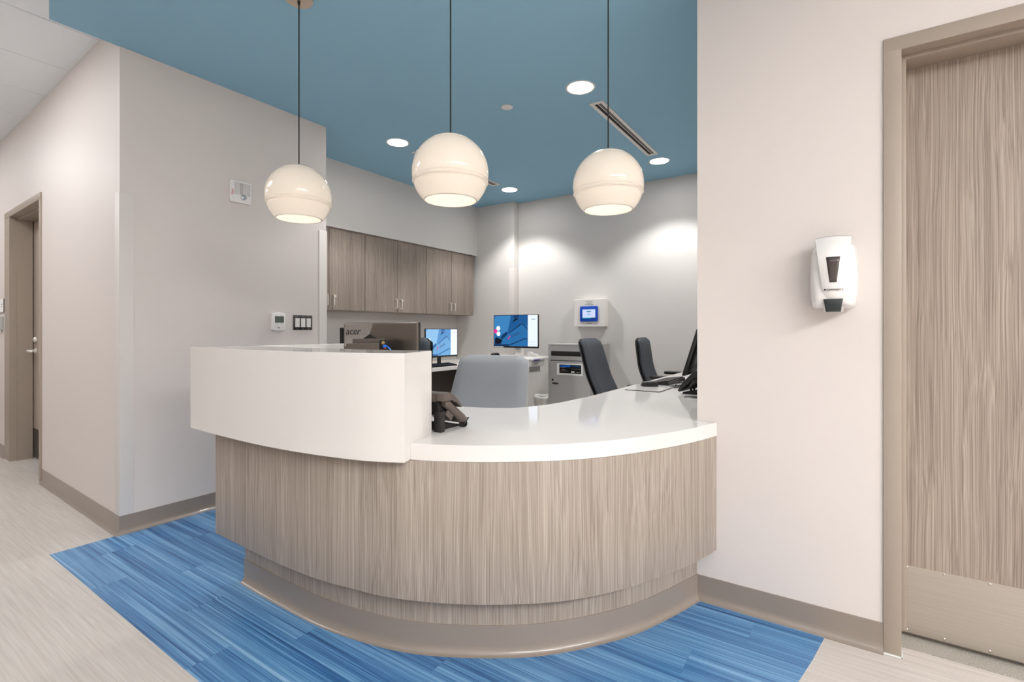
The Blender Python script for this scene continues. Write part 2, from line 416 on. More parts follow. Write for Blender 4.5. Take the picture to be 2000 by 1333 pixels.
# left door in the corridor wall
d2 = struct(bpy.data.objects.new('door_2', None)); COL.objects.link(d2); d2.location = (1.2, 5.6, 0)
fr = MB()
fr.prism([(1.118, 5.018), (1.30, 5.018), (1.30, 5.07), (1.1215, 5.07)], .0, 2.139, .0015)
fr.prism([(1.148, 6.05), (1.34, 6.05), (1.34, 6.24), (1.153, 6.24)], 0, 2.139, .0015)
fr.prism([(1.195, 6.034), (1.295, 6.034), (1.295, 6.055), (1.195, 6.055)], 0, 2.125, .001)
fr.prism([(1.1175, 5.018), (1.34, 5.018), (1.34, 6.24), (1.1525, 6.24)], 2.139, 2.192, .0015)
fr.prism([(1.20, 5.06), (1.295, 5.06), (1.295, 6.05), (1.20, 6.05)], 2.122, 2.142, .001)
fr.build('door_frame', 'frame', d2, world=True, smooth=R(30))
MB().box(1.303, 1.345, 5.06, 6.045, .015, 2.138, .001).build('door_leaf', 'frame', d2, world=True)
MB().box(1.3005, 1.3032, 5.09, 6.035, .02, .27).build('kick_plate', 'dsteel', d2, world=True)
lv = MB().lathe([(0, 0), (.026, 0), (.026, .008), (.012, .012), (.0115, .05), (0, .05)], seg=20).move(at(1.303, 5.965, .965) @ Matrix.Rotation(-math.pi / 2, 4, 'Y'))
lv.tube([(1.253, 5.965, .965), (1.245, 5.95, .966), (1.243, 5.90, .966), (1.246, 5.86, .963), (1.256, 5.85, .962)], [.0115, .0115, .010, .009, .0075], 10)
lv.build('door_lever', 'handle', d2, world=True, smooth=R(40))
MB().lathe([(0, 0), (.024, 0), (.024, .010), (.018, .018), (0, .018)], seg=20).move(at(1.303, 5.965, 1.065) @ Matrix.Rotation(-math.pi / 2, 4, 'Y')).build('lock_cylinder', 'handle', d2, world=True, smooth=R(40))

# ================================================================== RECEPTION DESK
PAN = catmull([(1.118, 2.367), (1.1125, 2.15), (1.1085, 1.864), (1.119, 1.63), (1.146, 1.458), (1.183, 1.29), (1.273, 1.085), (1.379, .922), (1.5, .782), (1.66, .660), (1.868, .55), (2.051, .479), (2.198, .4385)], 6)
def band(outer, d, z0, z1, bev=0):
    inner = offset(outer, -d)
    return MB().prism([tuple(p) for p in outer] + [tuple(p) for p in reversed(inner)], z0, z1, bev)
desk = thing('reception_desk', 'curved reception desk front in grey-brown wood-grain laminate with recessed plinth', 'reception desk', (1.75, 1.6, 0))
band(PAN, .025, .225, .7030, .001).build('front_panel', 'wood', desk, world=True, smooth=R(30))
MB().box(1.146, 1.93, 2.342, 2.367, .225, .7030, .001).build('end_panel', 'wood', desk, world=True)
KIC = catmull([(1.199, 2.268), (1.193, 2.1), (1.1905, 1.927), (1.197, 1.65), (1.247, 1.372), (1.318, 1.190), (1.449, .977), (1.586, .830), (1.79, .682), (1.98, .595), (2.199, .516)], 6)
band(KIC, .02, .0, .226).build('toe_kick', 'wood', desk, world=True, smooth=R(30))
MB().box(1.215, 1.90, 2.245, 2.268, .0, .226).build('toe_kick_end', 'wood', desk, world=True)
MB().sweep(KIC, COVE).build('cove_base', 'base', desk, world=True, smooth=R(25))
# countertop
TOP = offset(PAN, .002)
inb = catmull([(1.382, 1.289), (1.352, 1.42), (1.321, 1.62), (1.305, 1.85), (1.308, 2.1), (1.318, 2.405)], 6)
outl = [(1.3825, 1.2887), (1.2105, 1.2265)] + [tuple(p) for p in TOP if p.y < 1.21] + [(2.1985, .5165), (5.188, .5165), (5.188, 1.235)]
inn = catmull([(2.65, 1.233), (2.374, 1.256), (2.25, 1.278), (2.158, 1.311), (2.08, 1.345), (2.034, 1.39), (1.994, 1.456), (1.962, 1.53), (1.945, 1.603)], 4)
outl += [tuple(p) for p in inn] + [(1.935, 1.9), (1.93, 2.405)] + [(p.x + .0006, p.y) for p in reversed(inb)][:-1]
ctop = tag(MB().prism(outl, .7035, .76, .0022, seg=1).build('countertop', 'white', smooth=R(40)), 'glossy white solid-surface countertop curving along the desk to the right wall', 'countertop')
# raised transaction counter
BOX = catmull([(1.053, 2.458), (1.043, 2.214), (1.0405, 1.887), (1.059, 1.629), (1.096, 1.409), (1.128, 1.303), (1.169, 1.212)], 8)
led = thing('transaction_counter', 'raised white block-shaped counter on the left half of the desk', 'counter', (1.25, 1.8, .70))
blk = [tuple(p) for p in BOX] + [tuple(p) for p in inb] + [(1.322, 2.458)]
MB().prism(blk, .7035, 1.07, .002, seg=1).build('front_block', 'white', led, world=True, smooth=R(30))
MB().box(1.322, 1.95, 2.4055, 2.458, .7035, 1.07, .002, 1).build('side_return', 'white', led, world=True)

# ================================================================== WALL CABINETS
names = ['wood-grain wall cabinet next to the left wall end, with one door partly hidden',
         'wood-grain two-door wall cabinet in the middle of the row',
         'wood-grain two-door wall cabinet at the right end beside the corner']
cx = [2.413, 3.281, 4.150, 5.018]
dsplit = [2.866, 3.7165, 4.590]
YF = 3.955
for i in range(3):
    c = thing('wall_cabinet', names[i], 'cabinet', ((cx[i] + cx[i + 1]) / 2, 4.12, 1.338), 0, 'upper cabinets over the back counter')
    cc = MB().box(cx[i] + .0005, cx[i + 1] - .0005, YF + .0205, 4.293, 1.338, 2.1115, .0008)
    cc.box(cx[i] + .0005, cx[i + 1] - .0005, YF + .013, YF + .03, 2.098, 2.1115)
    cc.build('cabinet_body', 'woodc', c, world=True)
    for side, (a, b) in enumerate(((cx[i], dsplit[i]), (dsplit[i], cx[i + 1]))):
        dr = MB().box(a + .003, b - .003, YF, YF + .0195, 1.340, 2.0955, .0012).build('cabinet_door', 'woodc', c, world=True)
        hx = b - .035 if side == 0 else a + .035
        hd = MB().tube([(hx, YF, 1.382), (hx, YF - .028, 1.382), (hx, YF - .032, 1.386), (hx, YF - .032, 1.474), (hx, YF - .028, 1.478), (hx, YF, 1.478)], .0048, 8)
        hd.build('bar_handle', 'handle', dr, world=True, smooth=R(40))
        if side == 1:
            MB().lathe([(0, .012), (.010, .012), (.011, .008), (.011, 0)], seg=16).move(at(hx + .027, YF, 1.468) @ Matrix.Rotation(math.pi / 2, 4, 'X')).build('cam_lock', 'handle', dr, world=True, smooth=R(40))
# back counter under the cabinets
bc = thing('back_counter', 'white work counter along the back wall below the cabinets', 'counter', (3.75, 3.9, 0))
MB().box(2.42, 5.08, 3.485, 4.293, .722, .763, .003).build('worktop', 'wplast2', bc, world=True)
for x in (2.425, 3.45, 5.04): MB().box(x, x + .03, 3.56, 4.28, 0, .7215).build('side_panel', 'woodc', bc, world=True)
MB().box(2.46, 5.04, 4.2, 4.22, .0, .7215).build('modesty_panel', 'slat', bc, world=True)

# ================================================================== CEILING FITTINGS
lamps = [((2.944, 1.428), 'round recessed downlight nearest the front, beside the near end of the long diffuser'),
         ((4.633, 1.431), 'round recessed downlight beyond the far end of the long diffuser, by the right wall'),
         ((2.945, 3.134), 'round recessed downlight to the left of the middle globe pendant'),
         ((4.634, 3.132), 'small far recessed downlight near the back corner')]
first = None
for (x, y), lab in lamps:
    if first is None:
        first = thing('recessed_downlight', lab, 'ceiling light', (x, y, H), 0, 'recessed downlights')
        MB().lathe([(.083, 0), (.083, -.001), (.086, -.0028), (.0955, -.0022), (.0975, 0)], seg=48, close=True).build('trim_ring', 'wplast2', first, smooth=R(50))
        MB().lathe([(.0835, -.0004), (.0, -.0008)], seg=48).build('lens', 'lamp', first)
    else: dup(first, (x, y, H), 0, lab)
def spot(x, y, e):
    l = bpy.data.lights.new('downlight', 'SPOT'); l.energy = e; l.spot_size = R(112); l.spot_blend = .45; l.shadow_soft_size = .07; l.color = (1, .985, .97)
    o = bpy.data.objects.new('downlight', l); COL.objects.link(o); o.location = (x, y, H - .012)
for (x, y), _ in lamps: spot(x, y, SPOT)
sp = thing('sprinkler_cover', 'small plain white disc flush in the blue ceiling', 'sprinkler', (2.906, 1.986, H))
MB().lathe([(0, -.006), (.039, -.006), (.042, -.004), (.042, -.002), (.036, -.002), (.036, .001), (0, .001)], seg=40).build('cover_plate', 'wplast2', sp, smooth=R(40))
def diffuser(label, x0, x1, y0, y1):
    t = thing('slot_diffuser', label, 'air vent', ((x0 + x1) / 2, (y0 + y1) / 2, H), 0, 'linear slot diffusers in the blue ceiling')
    hx, hy = (x1 - x0) / 2, (y1 - y0) / 2
    f = MB(); z0, z1 = -.005, .0
    f.box(-hx, hx, -hy, -.0245, z0, z1, .001, 1).box(-hx, hx, .0245, hy, z0, z1, .001, 1).box(-hx, -hx + .03, -.0246, .0246, z0, z1, .001, 1).box(hx - .03, hx, -.0246, .0246, z0, z1, .001, 1)
    f.build('frame', 'wplast2', t)
    MB().box(-hx + .02, hx - .02, -.026, .026, -.0012, -.0004).build('slot_back', 'void', t)
    for y, mm in ((.0125, 'void'), (0, 'wplast2'), (-.013, 'slat')):
        w = .0022 if y == 0 else .008
        MB().box(-hx + .0305, hx - .0305, y - w, y + w, -.0035, -.0012).build('slat', mm, t)
diffuser('long white slot diffuser running between two downlights at the right', 3.187, 4.428, 1.377, 1.478)
diffuser('white slot diffuser half hidden behind the middle globe pendant', 3.172, 4.408, 3.098, 3.199)

# ================================================================== PENDANTS
def opal():
    m = bpy.data.materials.new('opal_glass'); m.use_nodes = True; nt = m.node_tree; n = nt.nodes; L = nt.links
    n.remove(n['Principled BSDF']); out = n['Material Output']
    tr = n.new('ShaderNodeBsdfTranslucent'); tr.inputs[0].default_value = (1, .965, .92, 1)
    df = n.new('ShaderNodeBsdfDiffuse'); df.inputs[0].default_value = lin(243, 234, 222)
    gl = n.new('ShaderNodeBsdfGlossy'); gl.inputs['Roughness'].default_value = .06
    a = n.new('ShaderNodeMixShader'); a.inputs[0].default_value = .62; L.new(tr.outputs[0], a.inputs[2]); L.new(df.outputs[0], a.inputs[1])
    fz = n.new('ShaderNodeFresnel'); fz.inputs[0].default_value = 1.45
    b = n.new('ShaderNodeMixShader'); L.new(fz.outputs[0], b.inputs[0]); L.new(a.outputs[0], b.inputs[1]); L.new(gl.outputs[0], b.inputs[2])
    L.new(b.outputs[0], out.inputs[0]); return m
W_['opal'] = opal()
GR = .149
prof = []
a0, a1 = -math.asin(.72), math.asin(.9985)
g = lambda z, c, w_: math.exp(-((z - c) / w_) ** 2)
angs = [a0 + (a1 - a0) * k / 44 for k in range(45)] + [math.asin((-.036 + d * .0011) / GR) for d in range(-11, 12)] + [math.asin((.121 + d * .0012) / GR) for d in range(-4, 5)]
for a in sorted(angs):
    r = GR * math.cos(a); z = GR * math.sin(a)
    bulge = .0034 * g(z, -.036, .0036) - .0034 * (g(z, -.0285, .0028) + g(z, -.0435, .0028)) - .0026 * g(z, .121, .0022)
    prof.append((r + bulge * math.cos(a), z + bulge * math.sin(a)))
inner = [(max(.0, r - .004), z if i else z) for i, (r, z) in enumerate(prof)]
pend = [((1.391, 2.149), 1.783, 'opal glass globe pendant in front of the left wall, leftmost of the three'),
        ((1.471, 1.272), 1.760, 'opal glass globe pendant hanging in the middle over the desk'),
        ((1.982, .831), 1.767, 'opal glass globe pendant on the right, below the long diffuser')]
for i, ((x, y), z, lab) in enumerate(pend):
    t = thing('globe_pendant', lab, 'pendant light', (x, y, H), 0, 'globe pendants over the reception desk')
    zc = z - H
    shd = MB().lathe(prof + [(prof[-1][0] - .001, prof[-1][1] + .001)] + list(reversed(inner)), (0, 0, zc), 64, close=True).build('globe_shade', 'opal', t, smooth=4)
    MB().lathe([(0, .143), (.02, .142), (.02, .085), (.0, .084)], (0, 0, zc), 24).build('lamp_holder', 'wplast2', t, smooth=R(40))
    MB().lathe([(0, .04), (.012, .035), (.028, .01), (.03, -.005), (.022, -.026), (0, -.035)], (0, 0, zc + .045), 24).build('bulb', 'bulb', t, smooth=4)
    MB().tube([(0, 0, zc + .14), (0, 0, -.02)], .0029, 8).build('cord', 'cord', t)
    MB().lathe([(0, -.026), (.058, -.026), (.0625, -.022), (.0625, 0)], seg=40).build('canopy', 'canopy', t, smooth=R(40))
    MB().lathe([(0, -.045), (.005, -.045), (.0075, -.026), (0, -.026)], seg=12).build('cord_grip', 'black', t)
    l = bpy.data.lights.new('pendant_bulb', 'POINT'); l.energy = BULB; l.color = (1, .955, .9); l.shadow_soft_size = .028
    o = bpy.data.objects.new('pendant_bulb', l); COL.objects.link(o); o.location = (x, y, z - .005)

# ================================================================== LOBBY AND CORRIDOR LIGHT PANELS (out of frame, rear ones added as fill light)
def troffer(x, y, sx, sy, z, lab, m):
    t = thing('ceiling_panel_light', lab, 'ceiling light', (x, y, z), 0, 'flat ceiling light panels')
    MB().box(-sx / 2, sx / 2, -sy / 2, sy / 2, -.006, .0).build('diffuser_panel', m, t)
PANELS = [(-.4, -2.6, 1.2, .6, 'added as fill over the rear of the lobby'), (-2.6, -1.2, .6, 1.2, 'added as fill over the left rear of the lobby'), (-.6, -.2, .6, 1.2, 'over the lobby floor beside the blue ceiling'), (-1.7, 2.2, .6, 1.2, 'where the lobby meets the corridor'), (-2.6, .6, .6, 1.2, 'over the far left of the lobby'),
          (.5, -3.5, 1.2, .6, 'added as fill close to the rear wall'), (-1.6, -2.2, 1.2, .6, 'added as fill in the rear lobby corner'), (.05, 4.3, .6, 1.2, 'over the near end of the corridor'), (.05, 6.7, .6, 1.2, 'at the far end of the corridor')]
for x, y, sx, sy, lab in PANELS:
    troffer(x, y, sx, sy, HT, 'flat white ceiling light panel ' + lab, 'fill_rear' if y < -1.5 else 'troffer_corridor' if y > 4 else 'troffer')

# ================================================================== THINGS ON THE LEFT WALL  (x right, -y out of the wall)
t = thing('fire_alarm_strobe', 'white square fire alarm speaker strobe high on the left wall', 'fire alarm', (1.7415, 3.365, 2.0715))
MB().prism(rect(.0695, .0715, .006), -.022, 0, .003, 'y').build('housing', 'wplast', t, smooth=R(40))
g = MB()
for k in range(22): g.box(-.044 + k * .0048, -.0418 + k * .0048, -.0255, -.0215, -.018, .062)
go = g.build('speaker_ribs', 'wplast2', t); go['kind'] = 'stuff'
MB().box(-.009, .009, -.0232, -.0218, -.016, .058).build('sounder_slot', 'slat', t)
MB().prism(rect(.055, .021, .01), -.025, -.02, .003, 'y').move(at(.006, 0, -.043)).build('lower_panel', 'wplast', t, smooth=R(40))
MB().lathe([(0, .026), (.010, .024), (.018, .014), (.020, 0)], seg=20).move(at(.012, -.024, -.035) @ Matrix.Rotation(math.pi / 2, 4, 'X')).build('strobe_lens', 'chrome', t, smooth=R(20))
text('FIRE', .021, 'lettering', 'red', t, at(-.0575, -.0222, -.006) @ Matrix.Rotation(math.pi / 2, 4, 'Y') @ FACE)

t = thing('thermostat', 'white thermostat with grey display on the left wall beside the switches', 'thermostat', (2.007, 3.365, 1.209))
arch = [(-.05, -.058), (-.03, -.0645), (0, -.067), (.03, -.0645), (.05, -.058), (.05, .058), (.03, .0645), (0, .067), (-.03, .0645), (-.05, .058)]
MB().prism(arch, -.026, 0, .004, 'y').build('case', 'wplast', t, smooth=R(40))
MB().prism(rect(.034, .0235, .002), -.0268, -.024, 0, 'y').move(at(.002, 0, .016)).build('display', 'lcd', t)
for x, z in ((-.02, -.0145), (.02, -.0145), (-.018, .047), (.018, .047)): MB().prism(rect(.0055, .0014, .001), -.0268, -.025, 0, 'y').move(at(x, 0, z)).build('button', 'greyink', t)
MB().box(-.012, .006, -.0265, -.0255, -.045, -.0405).build('printed_mark', 'ink', t)

t = thing('light_switch_plate', 'steel three-gang light switch plate with white rockers on the left wall', 'light switch', (2.2075, 3.365, 1.2045))
MB().prism(rect(.0785, .055, .002), -.006, 0, .0025, 'y').build('plate', 'dsteel', t, smooth=R(40))
for i, x in enumerate((-.046, 0, .046)):
    q = MB().prism(rect(.017, .0335, .0015), -.0105, -.004, .0012, 'y').move(at(x, 0, 0)).build('rocker', 'wplast2', t)
    for z in (-.046, .046): MB().lathe([(0, .0012), (.0025, .0008), (.003, 0)], seg=8).move(at(x, -.006, z) @ Matrix.Rotation(math.pi / 2, 4, 'X')).build('screw', 'chrome', t)
    if i == 0: MB().box(x + .012, x + .0155, -.0112, -.0102, .002, .0055).build('pilot_light', SC('pilot', 120, 255, 200), q)

# corridor wall: room sign and reader, seen almost edge on
CA = -math.pi / 2 + math.atan2(1.163 - 1.08, 6.235 - 3.365) * -1
t = thing('room_sign', 'small white room sign with dark edge beside the corridor door', 'sign', (1.1665, 6.39, 1.372), CA)
MB().box(-.1, .1, -.007, -.001, -.061, .061).build('backing', 'maroon', t)
MB().box(-.1, .0985, -.0095, -.0068, -.0605, .0605).build('face_plate', 'paper', t)
for z, w in ((.012, .05), (-.008, .035)): MB().box(.02, .02 + w, -.0102, -.0094, z - .004, z + .004).build('printed_line', 'greyink', t)
t = thing('card_reader', 'narrow grey card reader below the room sign', 'card reader', (1.1665, 6.40, 1.213), CA)
MB().box(-.06, .055, -.03, 0, -.063, .063, .004).build('housing', 'gplast', t)
MB().box(-.055, -.02, -.036, -.0295, -.060, .060, .002).build('dark_cover', 'dsteel', t)

# ================================================================== SOAP DISPENSER ON THE RIGHT WALL
t = thing('soap_dispenser', 'white hand sanitiser dispenser with dark window and black push bar on the right wall', 'dispenser', (2.199, .027, 1.213), -math.pi / 2)
hwf = lambda q: .0625 + .0135 * math.sin(math.pi * min(1, .12 + q * .83)) - (.0 if q < .9 else (q - .9) * .06)
m = MB().pillow(hwf, .242, lambda q: -.03, .13, 18, 18, -.0, 6).move(at(0, 0, .010))
for v in m.b.verts: v.co.y = min(v.co.y, -.0006)
m.build('body', 'wplast', t, smooth=R(60))
MB().box(-.05, .05, -.045, 0, .035, .23, .006).build('wall_plate', 'wplast2', t)
cov = MB()
rows = [(.0, .030, -.062), (.05, .031, -.088), (.1, .036, -.102), (.16, .043, -.108), (.215, .050, -.104), (.262, .056, -.082), (.273, .056, -.05)]
rg = []
for z, hw, y in rows:
    rg.append([cov.b.verts.new((hw * q, y - .009 * (1 - q * q) + (.03 if abs(q) == 1 else 0) * (1 if z < .25 else .5), z + .004 * (1 - q * q) * (z > .25))) for q in (-1, -.96, -.75, -.4, 0, .4, .75, .96, 1)])
for A, B in zip(rg[:-1], rg[1:]):
    for i in range(8): cov.b.faces.new((A[i], A[i + 1], B[i + 1], B[i]))
bmesh.ops.recalc_face_normals(cov.b, faces=cov.b.faces)
cv = cov.build('front_cover', 'wplast', t, smooth=R(50))
sol = cv.modifiers.new('thickness', 'SOLIDIFY'); sol.thickness = .003; sol.offset = 0
def coverpt(x, z, d=.0012):
    for (z0, h0, y0), (z1, h1, y1) in zip(rows[:-1], rows[1:]):
        if z0 <= z <= z1:
            k = (z - z0) / (z1 - z0); hw = h0 + (h1 - h0) * k; y = y0 + (y1 - y0) * k; q = x / hw
            return (x, y - .009 * (1 - q * q) - d - .0015, z)
wi = MB(); rr = []
for k in range(7):
    z = .104 + .090 * k / 6; hw = .0105 + .0105 * k / 6
    rr.append([wi.b.verts.new(coverpt(hw * q, z)) for q in (-1, -.5, 0, .5, 1)])
for A, B in zip(rr[:-1], rr[1:]):
    for i in range(4): wi.b.faces.new((A[i], A[i + 1], B[i + 1], B[i]))
wo = wi.build('sight_window', 'win', t, smooth=4); so = wo.modifiers.new('thickness', 'SOLIDIFY'); so.thickness = .0012
MB().prism([(-.0225, 0), (.0225, 0), (.0295, .046), (-.0295, .046)], -.104, -.05, .004, 'y').build('push_bar', 'dgreen', t, smooth=R(40))
q = coverpt(.004, .078)
text('symmetry', .0125, 'lettering', 'ink', t, at(.006, q[1] - .0003, .079) @ FACE)
MB().lathe([(0, .001), (.0032, .001), (.0032, 0)], seg=12).move(at(-.0245, q[1] + .0012, .079) @ Matrix.Rotation(math.pi / 2, 4, 'X')).build('logo_dot', 'ink', t)

# ================================================================== SCREENS
def hexa(cx, cz, r, rot=0): return [(cx + r * math.cos(R(60 * k + rot)), cz + r * math.sin(R(60 * k + rot))) for k in range(6)]
def flat(poly, y, name, m, parent): return MB().prism(poly, y - .0003, y, 0, 'y').build(name, m, parent)
def desktop(parent, w, h, y, pale):
    """wallpaper on a lit screen centred on x=0,z=0 of the panel: a tinted building photo with logo and a white side strip"""
    c = (lambda n, a, b: SC(n + ('_pale' if pale else ''), *(b if pale else a)))
    base, dark, mid, lite = c('scr_base', (38, 104, 160), (112, 166, 214)), c('scr_dark', (12, 50, 92), (58, 104, 158)), c('scr_mid', (24, 84, 140), (92, 146, 200)), c('scr_lite', (56, 124, 180), (140, 188, 228))
    strip, pink, blk = c('scr_strip', (226, 236, 252), (236, 242, 254)), SC('scr_pink', 226, 40, 140), c('scr_black', (8, 14, 28), (40, 66, 110))
    X = lambda u: -w / 2 + u * w
    Z = lambda v: h / 2 - v * h
    P = lambda pts: [(X(u), Z(v)) for u, v in pts]
    s = flat(P([(0, 0), (1, 0), (1, 1), (0, 1)]), y, 'screen', base, parent)
    L = [('screen_strip', strip, [(.785, 0), (1, 0), (1, 1), (.785, 1)]),
         ('wallpaper_shape', lite, [(.06, 0), (.40, 0), (.32, .56), (.0, .6), (0, .1)]),
         ('wallpaper_shape', mid, [(.40, 0), (.785, 0), (.785, .35), (.64, .26), (.32, .56)]),
         ('wallpaper_shape', dark, [(.46, .02), (.58, .0), (.59, .05), (.47, .1)]), ('wallpaper_shape', blk, [(.455, .16), (.52, .09), (.585, .1), (.56, .13), (.47, .2), (.455, .24)]),
         ('wallpaper_shape', dark, [(.34, .565), (.63, .265), (.67, .27), (.74, .37), (.785, .44), (.785, .47), (.72, .385), (.655, .29), (.36, .585)]),
         ('wallpaper_shape', dark, [(.34, .965), (.72, .735), (.785, .755), (.785, .785), (.72, .77), (.40, .965)]),
         ('wallpaper_shape', blk, [(.02, .76), (.06, .72), (.2, .80), (.16, .93), (.02, .94)]), ('wallpaper_shape', dark, [(.2, .64), (.3, .52), (.33, .6), (.2, .78), (.15, .74)]),
         ('wallpaper_shape', dark, [(.0, .94), (.36, .94), (.36, 1), (0, 1)])]
    for i, (n, m_, pts) in enumerate(L): flat(P(pts), y - .0004 - i * .00005, n, m_, s)
    yy = y - .0012
    for u, v in ((.10, .42), (.105, .6)): flat(hexa(X(u), Z(v), .05 * w), yy, 'hexagon', strip if pale else SC('scr_white', 240, 248, 255), s)
    flat(hexa(X(.035), Z(.515), .045 * w), yy, 'hexagon', pink, s)
    flat(hexa(X(.345), Z(.75), .017 * w), yy, 'logo_mark', pink, s); flat(hexa(X(.37), Z(.69), .017 * w), yy, 'logo_mark', pink, s)
    text('Cloudy', .075 * h * 1.5, 'wallpaper_lettering', 'ink', s, at(X(.50), yy - .0002, Z(.62)) @ Matrix.Rotation(R(-24), 4, 'Y') @ FACE, .0002, .2)
    flat(P([(.86, .125), (.95, .125), (.95, .145), (.86, .145)]), yy, 'text_line', c('scr_txt', (130, 160, 190), (180, 190, 225)), s)
    for v in (.85, .93): flat(P([(.81, v), (.95, v), (.95, v + .012), (.81, v + .012)]), yy, 'text_line', c('scr_txt2', (190, 205, 235), (205, 215, 245)), s)
    return s
def monitor(name, label, loc, rz, w, h, zb, content, pale, stand=True, tilt=0, group='desktop monitors'):
    """screen faces local -y; zb is the height of the panel's lower edge over the thing's base"""
    t = thing(name, label, 'monitor', loc, rz, group)
    p = MB().prism(rect(w / 2, h / 2, .004), -.004, .012, .0015, 'y').prism(rect(w * .36, h * .36, .01), .012, .036, .008, 'y')
    po = p.build('display_panel', 'black', t, smooth=R(40)); po.location = (0, 0, zb + h / 2); po.rotation_euler = (tilt, 0, 0)
    if content: desktop(po, w - .014, h - .024, -.0042, pale).location = (0, 0, .006)
    else: MB().prism(rect(w / 2 - .008, h / 2 - .01, .002), -.0048, -.0041, 0, 'y').build('dark_screen', 'blackg', po)
    if stand:
        MB().box(-.022, .022, .030, .052, .008, zb + h * .55, .004).build('stand_neck', 'black', t)
        MB().prism([(-.11, -.07), (.11, -.07), (.11, .07), (-.11, .07)], 0, .009, .003).build('stand_base', 'black', t, smooth=R(40))
    return t
mon2 = monitor('monitor', 'lit monitor with pale blue wallpaper on the back counter, beside the dark chair', (4.17, 3.735, .763), 0, .53, .318, .085, True, True)
mon0 = monitor('monitor', 'dark monitor edge on the back counter, almost hidden behind the brushed metal monitor', (3.035, 3.66, .763), 0, .53, .318, .09, False, False)
mon3 = monitor('monitor', 'lit monitor with deep blue wallpaper held over the white cart', (4.30, 2.83, .886), -math.pi / 2, .555, .345, .079, True, False, False)
q = [c for c in mon3.children if c.name.startswith('display_panel')][0]
MB().box(-.27, -.15, -.0055, -.0045, -.1685, -.159).build('asset_sticker', 'paper', q)
MB().tube([(.03 + .022 * math.cos(R(a)), -.006, -.172 - .014 * math.sin(R(a))) for a in range(0, 181, 20)], .002, 6).build('cable_loop', 'black', q)

# brushed metal monitor whose back faces the lobby
t = thing('monitor', 'brushed dark metal monitor seen from behind above the raised counter', 'monitor', (1.882, 2.135, .76), R(-76), 'desktop monitors')
MW, MHh, MZ = .243, .1425, .2885
po = MB().prism(rect(MW, MHh, .004), -.004, .014, .0015, 'y').build('display_panel', 'black', t, smooth=R(40)); po.location = (0, 0, MZ)
MB().prism(rect(MW - .001, MHh - .001, .004), -.011, -.0035, .002, 'y').build('back_cover', 'brush', po, smooth=R(40))
MB().prism([(-.235, .136), (-.045, .136), (-.075, .058), (-.125, .035), (-.235, .005)], -.014, -.0105, .001, 'y').build('raised_facet', 'brushl', po)
MB().prism([(-.030, .136), (.235, .136), (.235, -.13), (.15, -.04), (-.056, .070)], -.0125, -.0105, .001, 'y').build('raised_facet', 'brush', po)
MB().prism([(-.135, .036), (-.062, .077), (.155, -.035), (.155, -.05), (-.062, .062), (-.125, .028)], -.02, -.0105, .001, 'y').build('angled_rib', 'black', po)
MB().prism([(-.062, .058), (.15, -.052), (.15, -.075), (-.09, -.075), (-.11, .03)], -.018, -.0105, .001, 'y').build('lower_facet', 'phoned', po)
text('acer', .056, 'lettering', 'ink', po, at(-.178, -.0145, .092) @ FACE, .001, .25)
MB().box(-.02, .02, -.02, .004, .008, .2, .004).build('stand_neck', 'black', t)
MB().prism(rect(.11, .08, .02), 0, .009, .003).build('stand_base', 'black', t, smooth=R(40))

# mini computer behind it, with ports and a blue network cable
t = thing('mini_computer', 'small dark stepped computer box standing in front of the brushed metal monitor', 'computer', (1.757, 2.089, .76), R(-62))
MB().box(-.105, .075, -.045, .03, 0, .318, .002).build('case', 'phone', t)
MB().box(-.09, .075, .0, .04, .318, .342, .002).build('upper_case', 'phone', t)
MB().box(.0755, .122, -.047, .04, 0, .336, .002).build('port_panel', 'blackg', t)
MB().lathe([(0, .008), (.006, .008), (.009, .005), (.009, 0)], seg=14).move(at(.098, -.047, .322) @ Matrix.Rotation(math.pi / 2, 4, 'X')).build('brass_port', 'brass', t)
MB().box(.105, .111, -.0485, -.0465, .292, .297).build('status_light', SC('status_red', 255, 70, 40), t)
MB().box(.100, .116, -.062, -.0465, .298, .312, .003).tube([(.112, -.06, .306), (.128, -.065, .303), (.145, -.066, .285), (.157, -.064, .255), (.163, -.06, .2), (.163, -.05, .02)], .0036, 8).build('network_cable', 'bluec', t, smooth=R(40))

# black monitor at the right end of the desk, seen from behind
mon4 = monitor('monitor', 'black tilted monitor at the right end of the desk, cut off by the wall edge', (4.0, .93, .76), math.pi, .53, .36, .045, False, False, True, R(-17))

